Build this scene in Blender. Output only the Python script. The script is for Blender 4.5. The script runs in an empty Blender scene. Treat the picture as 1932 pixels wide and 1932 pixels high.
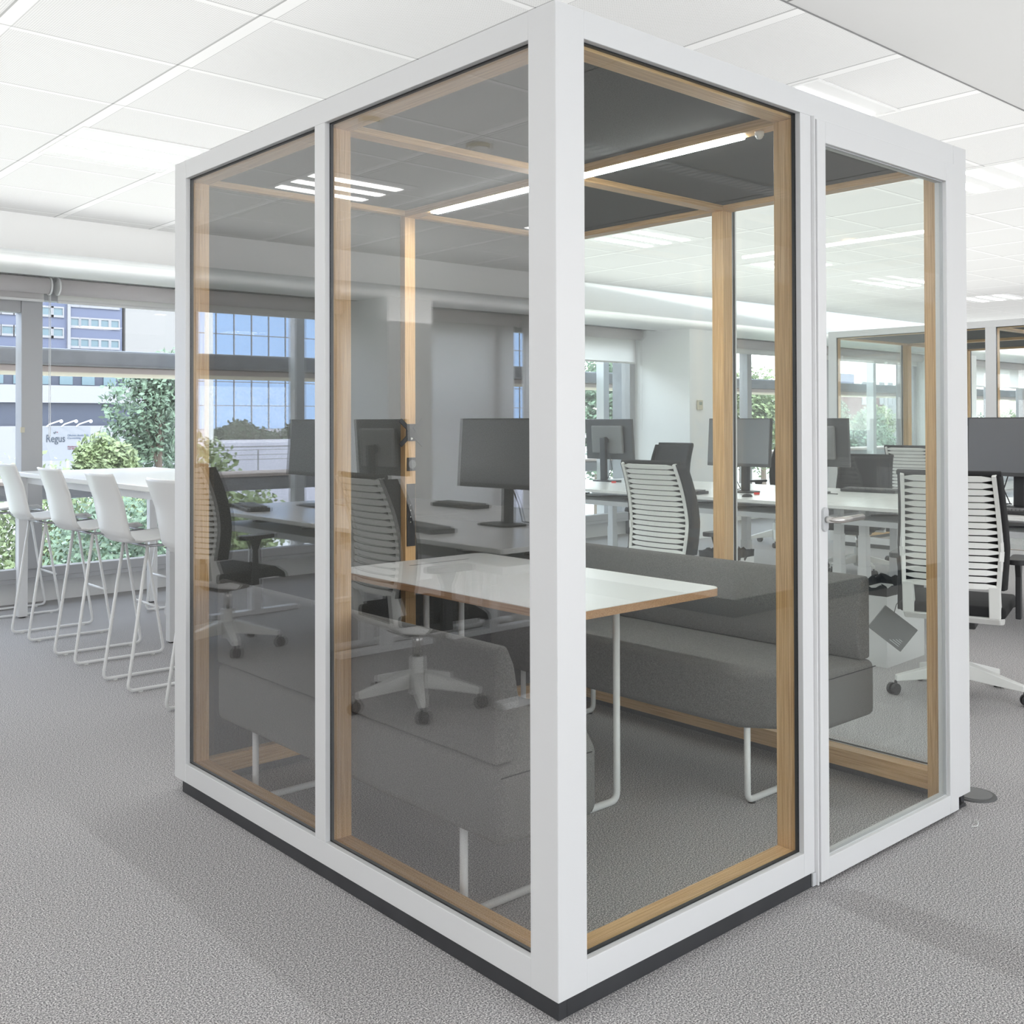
import bpy, bmesh, math, random
from mathutils import Vector, Matrix
S = bpy.context.scene
COL = S.collection
random.seed(4)
# ------------------------------------------------------------------ camera
cam = bpy.data.cameras.new('camera'); camo = bpy.data.objects.new('camera', cam); COL.objects.link(camo)
cam.sensor_width = 36.0; cam.sensor_fit = 'HORIZONTAL'; cam.lens = 36.0 * 1981.67 / 1932
cam.shift_x = 0.0; cam.shift_y = -(966 - 772.88) / 1932
cam.clip_start = 0.05; cam.clip_end = 800
R_ = Vector((0.74811377, -0.66356478, -0.00275093)); U_ = Vector((-0.00489333, -0.00966225, 0.99994135)); F_ = Vector((0.66355244, 0.74805643, 0.0104755))
CP = Vector((-1.6436, -1.7015, 1.3479))
M = Matrix(((R_.x, U_.x, -F_.x, CP.x), (R_.y, U_.y, -F_.y, CP.y), (R_.z, U_.z, -F_.z, CP.z), (0, 0, 0, 1)))
camo.matrix_world = M
S.camera = camo
# ------------------------------------------------------------------ world, sun, exposure
W = bpy.data.worlds.new('world'); S.world = W; W.use_nodes = True
nt = W.node_tree; nt.nodes.clear()
wo = nt.nodes.new('ShaderNodeOutputWorld'); bg = nt.nodes.new('ShaderNodeBackground')
tc = nt.nodes.new('ShaderNodeTexCoord'); sp = nt.nodes.new('ShaderNodeSeparateXYZ'); cr = nt.nodes.new('ShaderNodeValToRGB')
nt.links.new(tc.outputs['Generated'], sp.inputs[0]); nt.links.new(sp.outputs['Z'], cr.inputs[0])
cr.color_ramp.elements[0].position = 0.0; cr.color_ramp.elements[0].color = (0.97, 0.985, 1.0, 1)
cr.color_ramp.elements[1].position = 0.55; cr.color_ramp.elements[1].color = (0.70, 0.83, 1.0, 1)
nt.links.new(cr.outputs[0], bg.inputs[0]); bg.inputs[1].default_value = 4.8
nt.links.new(bg.outputs[0], wo.inputs[0])
def sun():
    l = bpy.data.lights.new('sun', 'SUN'); l.energy = 1.8; l.angle = math.radians(3); l.color = (1, 0.97, 0.92)
    o = bpy.data.objects.new('sun', l); COL.objects.link(o)
    o.rotation_euler = Vector((0.35, 0.55, -0.85)).to_track_quat('-Z', 'Y').to_euler()
sun()
def portal(name, loc, rot, sx, sy):
    l = bpy.data.lights.new(name, 'AREA'); l.shape = 'RECTANGLE'; l.size = sx; l.size_y = sy; l.cycles.is_portal = True
    o = bpy.data.objects.new(name, l); COL.objects.link(o); o.location = loc; o.rotation_euler = rot
portal('window_daylight', (8.0, 7.0, 1.3), (-math.pi/2, 0, 0.03), 40, 2.3)
portal('window_daylight', (8.0, -8.2, 1.3), (math.pi/2, 0, 0), 40, 2.3)  # sky light through the strip added behind the camera
def fill_lamp(name, x0, x1, y0, y1, z, L):                  # unseen fill lamp added to brighten ceiling and soffit, no such fixture here
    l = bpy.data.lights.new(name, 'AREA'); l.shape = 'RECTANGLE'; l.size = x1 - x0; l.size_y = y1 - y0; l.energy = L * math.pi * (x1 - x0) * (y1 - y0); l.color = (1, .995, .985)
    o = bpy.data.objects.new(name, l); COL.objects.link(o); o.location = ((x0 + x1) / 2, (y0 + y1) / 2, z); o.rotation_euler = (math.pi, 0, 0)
fill_lamp('added_ceiling_fill', -11, 22, -7.5, 4.7, 2.33, 0.57)
fill_lamp('added_soffit_fill', -11, 22, 5.2, 5.50, 2.18, 1.3)
S.view_settings.view_transform = 'Standard'; S.view_settings.look = 'None'
S.view_settings.gamma = 1.0; S.view_settings.use_curve_mapping = False
S.view_settings.exposure = 0.44
S.cycles.max_bounces = 14; S.cycles.diffuse_bounces = 6; S.cycles.glossy_bounces = 6
S.cycles.transparent_max_bounces = 40; S.cycles.transmission_bounces = 8
S.cycles.sample_clamp_indirect = 6.0; S.cycles.caustics_reflective = False; S.cycles.caustics_refractive = False
S.cycles.use_denoising = True

# ------------------------------------------------------------------ materials
def newmat(n):
    m = bpy.data.materials.new(n); m.use_nodes = True
    return m, m.node_tree.nodes, m.node_tree.links, m.node_tree.nodes['Principled BSDF']
def plain(n, c, rough=0.5, metal=0.0, emit=None, es=0.0, bump=0.0, bscale=200, var=0.0):
    m, N, L, B = newmat(n)
    B.inputs['Base Color'].default_value = (*c, 1); B.inputs['Roughness'].default_value = rough; B.inputs['Metallic'].default_value = metal
    if emit: B.inputs['Emission Color'].default_value = (*emit, 1); B.inputs['Emission Strength'].default_value = es
    if bump or var:
        t = N.new('ShaderNodeTexCoord'); nz = N.new('ShaderNodeTexNoise'); nz.inputs['Scale'].default_value = bscale; nz.inputs['Detail'].default_value = 2
        L.new(t.outputs['Object'], nz.inputs['Vector'])
        if bump:
            b = N.new('ShaderNodeBump'); b.inputs['Strength'].default_value = bump; b.inputs['Distance'].default_value = 0.002
            L.new(nz.outputs[0], b.inputs['Height']); L.new(b.outputs[0], B.inputs['Normal'])
        if var:
            r = N.new('ShaderNodeValToRGB'); r.color_ramp.elements[0].position = .3; r.color_ramp.elements[1].position = .7
            r.color_ramp.elements[0].color = (*[x * (1 - var) for x in c], 1); r.color_ramp.elements[1].color = (*[min(1, x * (1 + var)) for x in c], 1)
            L.new(nz.outputs[0], r.inputs[0]); L.new(r.outputs[0], B.inputs['Base Color'])
    return m
def oak(n, axis, c0=(0.56, 0.31, 0.12), c1=(0.82, 0.55, 0.27)):
    m, N, L, B = newmat(n)
    t = N.new('ShaderNodeTexCoord'); mp = N.new('ShaderNodeMapping'); nz = N.new('ShaderNodeTexNoise'); r = N.new('ShaderNodeValToRGB')
    sc = [110, 110, 110]; sc['xyz'.index(axis)] = 2.2
    mp.inputs['Scale'].default_value = sc; nz.inputs['Scale'].default_value = 2.2; nz.inputs['Detail'].default_value = 6; nz.inputs['Distortion'].default_value = .4
    r.color_ramp.elements[0].position = .3; r.color_ramp.elements[1].position = .68
    r.color_ramp.elements[0].color = (*c0, 1); r.color_ramp.elements[1].color = (*c1, 1)
    L.new(t.outputs['Object'], mp.inputs[0]); L.new(mp.outputs[0], nz.inputs['Vector']); L.new(nz.outputs[0], r.inputs[0]); L.new(r.outputs[0], B.inputs['Base Color'])
    B.inputs['Roughness'].default_value = 0.42
    return m
def glass(n, ior, tint=(1, 1, 1)):
    m, N, L, B = newmat(n); N.remove(B)
    out = N['Material Output']; tr = N.new('ShaderNodeBsdfTransparent'); gl = N.new('ShaderNodeBsdfGlossy'); mx = N.new('ShaderNodeMixShader')
    fr = N.new('ShaderNodeFresnel'); ge = N.new('ShaderNodeNewGeometry'); mr = N.new('ShaderNodeMapRange')
    mr.inputs['To Min'].default_value = ior; mr.inputs['To Max'].default_value = 1 / ior
    L.new(ge.outputs['Backfacing'], mr.inputs['Value']); L.new(mr.outputs[0], fr.inputs['IOR'])
    tr.inputs[0].default_value = (*tint, 1); gl.inputs['Roughness'].default_value = 0.0
    L.new(fr.outputs[0], mx.inputs[0]); L.new(tr.outputs[0], mx.inputs[1]); L.new(gl.outputs[0], mx.inputs[2]); L.new(mx.outputs[0], out.inputs[0])
    return m
def carpet():
    m, N, L, B = newmat('carpet')
    t = N.new('ShaderNodeTexCoord'); nz = N.new('ShaderNodeTexNoise'); nz.inputs['Scale'].default_value = 240; nz.inputs['Detail'].default_value = 2; nz.inputs['Roughness'].default_value = .7
    r = N.new('ShaderNodeValToRGB'); e = r.color_ramp.elements
    e[0].position = .36; e[0].color = (0.12, 0.114, 0.118, 1); e[1].position = .66; e[1].color = (0.92, 0.90, 0.88, 1)
    x = e.new(.5); x.color = (0.40, 0.385, 0.39, 1)
    L.new(t.outputs['Object'], nz.inputs['Vector']); L.new(nz.outputs[0], r.inputs[0]); L.new(r.outputs[0], B.inputs['Base Color'])
    b = N.new('ShaderNodeBump'); B.inputs['Roughness'].default_value = .95; B.inputs['Specular IOR Level'].default_value = .15; N.remove(b)
    return m
def fabric(n, c, sc=420, v=.35):
    m, N, L, B = newmat(n)
    t = N.new('ShaderNodeTexCoord'); nz = N.new('ShaderNodeTexNoise'); nz.inputs['Scale'].default_value = sc; nz.inputs['Detail'].default_value = 2
    r = N.new('ShaderNodeValToRGB'); r.color_ramp.elements[0].position = .35; r.color_ramp.elements[1].position = .65
    r.color_ramp.elements[0].color = (*[x * (1 - v) for x in c], 1); r.color_ramp.elements[1].color = (*[x * (1 + v) for x in c], 1)
    L.new(t.outputs['Object'], nz.inputs['Vector']); L.new(nz.outputs[0], r.inputs[0]); L.new(r.outputs[0], B.inputs['Base Color'])
    b = N.new('ShaderNodeBump'); b.inputs['Strength'].default_value = .25; b.inputs['Distance'].default_value = .001; L.new(nz.outputs[0], b.inputs['Height']); L.new(b.outputs[0], B.inputs['Normal'])
    B.inputs['Roughness'].default_value = .95; B.inputs['Specular IOR Level'].default_value = .1
    return m
def ceiling_tiles():
    """0.6 m perforated metal tiles with joints; y-running carrier bands"""
    m, N, L, B = newmat('ceiling_tile')
    t = N.new('ShaderNodeTexCoord'); s = N.new('ShaderNodeSeparateXYZ'); L.new(t.outputs['Object'], s.inputs[0])
    def mth(op, a, b=None):
        n = N.new('ShaderNodeMath'); n.operation = op
        for i, v in enumerate((a, b)):
            if v is None: continue
            if isinstance(v, (int, float)): n.inputs[i].default_value = v
            else: L.new(v, n.inputs[i])
        return n.outputs[0]
    X, Y = s.outputs[0], s.outputs[1]
    fx = mth('MODULO', mth('ADD', X, 60.085), .6)      # metres past a joint
    fy = mth('MODULO', mth('ADD', Y, 59.98), .6)
    jx1 = mth('LESS_THAN', fx, .008); jx2 = mth('LESS_THAN', mth('ABSOLUTE', mth('SUBTRACT', fx, .055)), .002)
    bandx = mth('LESS_THAN', fx, .055)
    jy1 = mth('LESS_THAN', fy, .006); bandy = mth('LESS_THAN', fy, .028)
    joint = mth('MINIMUM', mth('ADD', mth('ADD', mth('MULTIPLY', jx1, .6), mth('MULTIPLY', jx2, .2)), mth('MULTIPLY', jy1, .5)), 1)
    band = mth('MAXIMUM', bandx, bandy)
    px = mth('LESS_THAN', mth('MODULO', mth('ADD', X, 60), .0075), .0032); py = mth('LESS_THAN', mth('MODULO', mth('ADD', Y, 60), .0075), .0032)
    hole = mth('MULTIPLY', mth('MULTIPLY', px, py), mth('SUBTRACT', 1, band))
    val = mth('SUBTRACT', mth('SUBTRACT', mth('ADD', .80, mth('MULTIPLY', band, .07)), mth('MULTIPLY', hole, .32)), mth('MULTIPLY', joint, .75))
    c = N.new('ShaderNodeCombineColor'); L.new(val, c.inputs[0]); L.new(val, c.inputs[1]); L.new(mth('MULTIPLY', val, .985), c.inputs[2])
    L.new(c.outputs[0], B.inputs['Base Color']); B.inputs['Roughness'].default_value = .55; B.inputs['Specular IOR Level'].default_value = .3
    return m
def sheer(n, c):
    m, N, L, B = newmat(n); tl = N.new('ShaderNodeBsdfTranslucent'); mx = N.new('ShaderNodeMixShader'); tl.inputs[0].default_value = (*c, 1)
    B.inputs['Base Color'].default_value = (*c, 1); B.inputs['Roughness'].default_value = .9
    mx.inputs[0].default_value = .5; L.new(B.outputs[0], mx.inputs[1]); L.new(tl.outputs[0], mx.inputs[2]); L.new(mx.outputs[0], N['Material Output'].inputs[0]); return m
MT = dict(
    white=plain('white_paint', (0.80, 0.80, 0.79), .35), wwall=plain('white_wall', (0.93, 0.93, 0.92), .8, bump=.1, bscale=60),
    lacq=plain('white_lacquer', (0.80, 0.80, 0.80), .35), gasket=plain('black_gasket', (0.01, 0.012, 0.014), .4),
    plinth=plain('charcoal_plinth', (0.045, 0.046, 0.05), .4, var=.15, bscale=8),
    oakx=oak('oak_along_x', 'x'), oaky=oak('oak_along_y', 'y'), oakz=oak('oak_upright', 'z'),
    ply=oak('plywood_edge', 'x', (0.42, 0.22, 0.11), (0.58, 0.36, 0.2)), plyy=oak('plywood_edge_y', 'y', (0.42, 0.22, 0.11), (0.58, 0.36, 0.2)),
    glassL=glass('booth_glass', 2.3), glassR=glass('booth_glass_clear', 1.5, (.985, 1, .99)), wglass=glass('window_glass', 1.5),
    felt=fabric('grey_felt', (0.085, 0.085, 0.08), 300, .3), sofa=fabric('sofa_fabric', (0.175, 0.171, 0.165)), stitch=plain('stitching', (0.03, 0.03, 0.03), .9),
    chairf=plain('black_mesh', (0.018, 0.018, 0.019), .85, bump=.4, bscale=500), chairw=plain('light_grey_plastic', (0.88, 0.88, 0.85), .4), blackp=plain('black_plastic', (0.025, 0.025, 0.027), .45),
    greyp=plain('grey_plastic', (0.19, 0.19, 0.19), .5), chrome=plain('brushed_steel', (0.72, 0.70, 0.67), .22, 1.0), steel=plain('steel', (.5, .5, .52), .35, 1.0),
    stool=plain('white_shell', (0.84, 0.84, 0.83), .35), desk=plain('white_laminate', (0.82, 0.82, 0.80), .25), silver=plain('silver_paint', (0.62, 0.63, 0.64), .4),
    screen=plain('dark_screen', (0.085, 0.088, 0.095), .3), bezel=plain('bezel', (0.06, 0.06, 0.062), .4), key=plain('keycap', (0.035, 0.035, 0.038), .5),
    red=plain('red_tag', (.75, .06, .05), .5), bag=plain('black_bin_bag', (.02, .02, .021), .3, bump=.5, bscale=30),
    frame=plain('grey_window_frame', (0.46, 0.46, 0.47), .45), blind=sheer('roller_blind', (0.90, 0.87, 0.86)), concrete=plain('concrete', (0.33, 0.34, 0.36), .9, var=.12, bscale=6),
    pink=plain('pale_coping', (0.72, 0.62, 0.57), .8), tube=plain('light_tube', (1, 1, 1), .5, emit=(1, 1, .98), es=5.0), led=plain('led_strip', (1, 1, 1), .5, emit=(.93, .98, 1), es=60.0),
    reflector=plain('lamp_reflector', (0.72, 0.72, 0.71), .3), detector=plain('detector_white', (0.8, 0.79, 0.76), .5), tile=ceiling_tiles(), carpet=carpet(), flat=plain('plasterboard', (0.60, 0.60, 0.59), .8),
    dim=plain('dim_lcd', (0.25, .3, .25), .3), beige=plain('beige_plastic', (0.62, 0.58, 0.46), .5), leafa=plain('leaf_green', (0.10, 0.15, 0.095), .7, var=.5, bscale=1.5), leafb=plain('leaf_light_green', (0.15, 0.19, 0.085), .7, var=.5, bscale=1.5),
    leafd=plain('leaf_dark_green', (0.035, 0.06, 0.025), .7, var=.5, bscale=1.5), bark=plain('bark', (0.12, 0.09, 0.07), .9), asphalt=plain('pale_ground', (0.50, 0.50, 0.48), .9, var=.1, bscale=.3),
    lawn=plain('lawn', (0.30, 0.34, 0.22), .9, var=.3, bscale=1), bluew=plain('blue_grey_facade', (0.085, 0.10, 0.15), .8), whitef=plain('white_facade', (0.21, 0.21, 0.22), .8), cream=plain('cream_facade', (0.205, 0.20, 0.19), .8),
    pane=plain('pale_window_pane', (0.09, 0.14, 0.16), .5), darkf=plain('dark_facade_band', (0.025, 0.033, 0.055), .5), mirrorg=plain('mirror_glazing', (0.24, 0.36, 0.55), .06, .85), brick=plain('brick_red', (0.10, 0.05, 0.05), .9), lav=plain('pale_retaining_wall', (0.46, 0.46, 0.52), .9, var=.06, bscale=.6),
    signw=plain('sign_white', (0.175, 0.182, 0.195), .6), signt=plain('sign_text', (0.02, 0.03, 0.045), .6), signl=plain('sign_pale_text', (0.09, 0.12, 0.17), .6), signr=plain('sign_accent', (.14, .04, .06), .6), bluebase=plain('blue_grey_skirting', (0.03, 0.05, 0.08), .5), puckm=plain('floor_box_lid', (0.11, 0.11, 0.11), .5),
)
MT['screen'].node_tree.nodes['Principled BSDF'].inputs['Specular IOR Level'].default_value = 1.0
MT['screen'].node_tree.nodes['Principled BSDF'].inputs['Coat Weight'].default_value = .8
MT['screen'].node_tree.nodes['Principled BSDF'].inputs['Coat Roughness'].default_value = .2
# ------------------------------------------------------------------ mesh helpers
class MB:
    def __init__(s): s.bm = bmesh.new()
    def box(s, x0, x1, y0, y1, z0, z1, mat=None):
        vs = [s.bm.verts.new(v) for v in ((x0, y0, z0), (x1, y0, z0), (x1, y1, z0), (x0, y1, z0), (x0, y0, z1), (x1, y0, z1), (x1, y1, z1), (x0, y1, z1))]
        for f in ((3, 2, 1, 0), (4, 5, 6, 7), (0, 1, 5, 4), (1, 2, 6, 5), (2, 3, 7, 6), (3, 0, 4, 7)): s.bm.faces.new([vs[i] for i in f])
        if mat is not None: bmesh.ops.transform(s.bm, matrix=mat, verts=vs)
        return s
    def prism(s, pts, a0, a1, axis='y'):
        """pts in the two other axes, extruded along axis"""
        def P(u, v, a): return {'x': (a, u, v), 'y': (u, a, v), 'z': (u, v, a)}[axis]
        A = [s.bm.verts.new(P(u, v, a0)) for u, v in pts]; B = [s.bm.verts.new(P(u, v, a1)) for u, v in pts]; n = len(pts)
        fs = [s.bm.faces.new(A), s.bm.faces.new(B[::-1])]
        for i in range(n): fs.append(s.bm.faces.new((A[i], B[i], B[(i + 1) % n], A[(i + 1) % n])))
        bmesh.ops.recalc_face_normals(s.bm, faces=fs); return s
    def cyl(s, p0, p1, r0, r1=None, seg=16):
        p0, p1 = Vector(p0), Vector(p1); r1 = r0 if r1 is None else r1; d = p1 - p0
        q = d.to_track_quat('Z', 'Y').to_matrix().to_4x4()
        bmesh.ops.create_cone(s.bm, cap_ends=True, segments=seg, radius1=r0, radius2=r1, depth=d.length, matrix=Matrix.Translation((p0 + p1) / 2) @ q); return s
    def tube(s, pts, r, seg=10):
        pts = [Vector(p) for p in pts]; rings = []
        up = None
        for i, p in enumerate(pts):
            t = (pts[min(i + 1, len(pts) - 1)] - pts[max(i - 1, 0)]).normalized()
            if up is None: up = t.orthogonal().normalized()
            up = (up - t * up.dot(t)).normalized(); bi = t.cross(up)
            rings.append([s.bm.verts.new(p + (up * math.cos(2 * math.pi * k / seg) + bi * math.sin(2 * math.pi * k / seg)) * r) for k in range(seg)])
        fs = []
        for a, b in zip(rings, rings[1:]):
            for k in range(seg): fs.append(s.bm.faces.new((a[k], a[(k + 1) % seg], b[(k + 1) % seg], b[k])))
        fs += [s.bm.faces.new(rings[0][::-1]), s.bm.faces.new(rings[-1])]
        bmesh.ops.recalc_face_normals(s.bm, faces=fs); return s
    def ball(s, c, r, sub=2, sc=(1, 1, 1)):
        bmesh.ops.create_icosphere(s.bm, subdivisions=sub, radius=r, matrix=Matrix.Translation(c) @ Matrix.Diagonal((*sc, 1))); return s
    def grid(s, fn, nu, nv, thick=None):
        """surface fn(i/nu, j/nv) -> point"""
        V = [[s.bm.verts.new(fn(i / nu, j / nv)) for j in range(nv + 1)] for i in range(nu + 1)]
        for i in range(nu):
            for j in range(nv): s.bm.faces.new((V[i][j], V[i + 1][j], V[i + 1][j + 1], V[i][j + 1]))
        return s
    def build(s, name, mat, parent=None, bevel=0, smooth=False, solid=0, subs=0, seg=2, loc=None, rot=None):
        me = bpy.data.meshes.new(name); s.bm.to_mesh(me); s.bm.free()
        mats = mat if isinstance(mat, (list, tuple)) else [mat]
        for m_ in mats: me.materials.append(MT[m_] if isinstance(m_, str) else m_)
        o = bpy.data.objects.new(name, me); COL.objects.link(o)
        if smooth:
            for p in me.polygons: p.use_smooth = True
        if solid:
            md = o.modifiers.new('s', 'SOLIDIFY'); md.thickness = solid; md.offset = 0
        if bevel:
            md = o.modifiers.new('b', 'BEVEL'); md.width = bevel; md.segments = seg; md.limit_method = 'ANGLE'; md.angle_limit = math.radians(40)
            if smooth: md.harden_normals = False
        if subs:
            md = o.modifiers.new('u', 'SUBSURF'); md.levels = subs; md.render_levels = subs
        if parent: o.parent = parent
        if loc: o.location = loc
        if rot: o.rotation_euler = rot
        return o
def bx(*a, **k): return MB().box(*a, **k)
def thing(name, label, cat, loc=(0, 0, 0), rz=0, group=None):
    o = bpy.data.objects.new(name, None); COL.objects.link(o); o.location = loc; o.rotation_euler = (0, 0, rz); o.empty_display_size = .1
    return tag(o, label, cat, group)
def tag(o, label, cat, group=None, kind=None):
    o['label'] = label; o['category'] = cat
    if group: o['group'] = group
    if kind: o['kind'] = kind
    return o
def struct(o): o['kind'] = 'structure'; return o
def dup(o, parent=None):
    c = o.copy(); COL.objects.link(c)
    if parent is not None: c.parent = parent
    for ch in [x for x in bpy.data.objects if x.parent == o]: dup(ch, c)
    return c
def place(o, loc, rz, label, group=None):
    o.location = loc; o.rotation_euler = (0, 0, rz); o['label'] = label
    if group: o['group'] = group
    return o
def arc(c, a0, a1, r, u, v, n=5):
    c, u, v = Vector(c), Vector(u), Vector(v)
    return [c + u * (r * math.cos(a0 + (a1 - a0) * i / n)) + v * (r * math.sin(a0 + (a1 - a0) * i / n)) for i in range(n + 1)]
def bend(pts, r, n=5):
    """polyline with rounded corners"""
    P = [Vector(p) for p in pts]; out = [P[0]]
    for a, b, c in zip(P, P[1:], P[2:]):
        d0 = (a - b).normalized(); d1 = (c - b).normalized(); s, e = b + d0 * r, b + d1 * r
        for i in range(n + 1):
            t = i / n; out.append(s * (1 - t) ** 2 + b * 2 * t * (1 - t) + e * t * t)
    return out + [P[-1]]

# ------------------------------------------------------------------ setting
HC = 2.60
struct(bx(-12, 30, -8.2, 8.0, -0.2, 0).build('floor', 'carpet'))
# ceiling: tiled field + flat plasterboard field
struct(bx(-12, 30, 0.10, 4.97, HC, HC + .2).build('ceiling', 'tile'))
struct(bx(-12, 30, -8.2, 0.10, HC + .001, HC + .2).build('ceiling_flat', 'flat'))
for i, xx in enumerate([-4.95, -2.95, -.95, 1.05, 3.25, 5.25, 7.25]):
    struct(bx(xx, xx + .006, -8.0, .09, HC - .0005, HC + .002).build('trim_joint', 'greyp'))
struct(bx(-12, 30, .094, .100, HC - .001, HC + .002).build('trim_joint', 'greyp'))
WF = (0.3, 4.95, 0); WR = 0.03                         # frame of the window wall
def wb(name, mat, x0, x1, y0, y1, z0, z1, bevel=0, parent=None):
    o = bx(x0 - .3, x1 - .3, y0 - 4.95, y1 - 4.95, z0, z1).build(name, mat, parent, bevel)
    if parent is None: o.location = WF; o.rotation_euler = (0, 0, WR)
    return o
def wl(x, y, z=0):
    v = Vector((x - .3, y - 4.95, z)); v.rotate(Matrix.Rotation(WR, 3, 'Z')); return v + Vector(WF)
struct(wb('wall_back', 'wwall', -12, 30, 4.95, 5.10, 2.38, 2.85))
struct(wb('wall_back_soffit', 'white', -12, 30, 5.10, 6.02, 2.38, 2.43))
struct(wb('trim_1', 'greyp', -12, 30, 6.02, 6.10, 2.385, 2.45))
struct(wb('trim_2', 'white', -12, 30, 6.10, 6.75, 2.42, 2.85))
struct(wb('trim_3', 'wwall', -12, 30, 6.55, 6.75, -.0, .17))
struct(wb('trim_4', 'frame', -12, 30, 6.42, 6.75, .17, .20))
struct(wb('roof', 'concrete', -12, 30, 4.8, 7.1, 2.86, 3.1))
cols = [-9.5, -3.75, 2.35, 7.73, 14.9, 20.5, 26.0]
for c in cols: struct(wb('column', 'wwall', c, c + .45, 5.60, 6.44, 0, 2.40)); struct(wb('column_pier', 'concrete', c, c + .45, 6.4405, 6.75, 0, 2.42))
wn = 0
for c, d in zip(cols, cols[1:]):
    a, b = c + .45, d
    muls = {-3.75: [.885, -.55, -1.95], 7.73: [10.1, 8.75, 12.1], 2.35: [3.9, 5.3, 6.2], 14.9: [16.3, 17.9, 19.4]}.get(c, [a + (b - a) * k / 4 for k in (1, 2, 3)])
    wn += 1
    w = struct(bpy.data.objects.new('window_%d' % wn, None)); COL.objects.link(w); w.location = WF; w.rotation_euler = (0, 0, WR)
    def P(name, mat, *q, bevel=.004): return wb(name, mat, *q, bevel=bevel, parent=w)
    P('head', 'frame', a, b, 6.42, 6.52, 2.25, 2.42); P('bottom_rail', 'frame', a, b, 6.42, 6.52, .20, .27)
    for x in [a + .04] + muls + [b - .04]: P('mullion', 'frame', x - .075 if x == .885 else x - .05, x + .075 if x == .885 else x + .05, 6.40, 6.53, .27, 2.25)
    P('pane', 'wglass', a + .02, b - .02, 6.465, 6.477, .27, 2.25, bevel=0)
    if c == -3.75:
        P('sash', 'frame', -.50, .81, 6.41, 6.50, 2.15, 2.25); P('key_lock', 'beige', .80, .83, 6.385, 6.40, 1.27, 1.31)
# wall behind the camera (open strip added to let daylight in) and end walls
struct(bx(-12, 30, -8.2, -8.0, 0, .85).build('wall_front', 'wwall')); struct(bx(-12, 30, -8.2, -8.0, 2.15, 2.62).build('wall_front_lintel', 'wwall'))
struct(bx(-12.2, -12, -8.2, 6.2, -.2, 2.9).build('wall_left', 'wwall')); struct(bx(30, 30.2, -8.2, 6.8, -.2, 2.9).build('wall_right', 'wwall'))
struct(bx(4.25, 9.5, -5.2, -2.62, 0, HC).build('wall_core', 'wwall'))
struct(bx(4.24, 9.5, -5.21, -2.61, 0, .12).build('baseboard_core', 'bluebase'))
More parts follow.
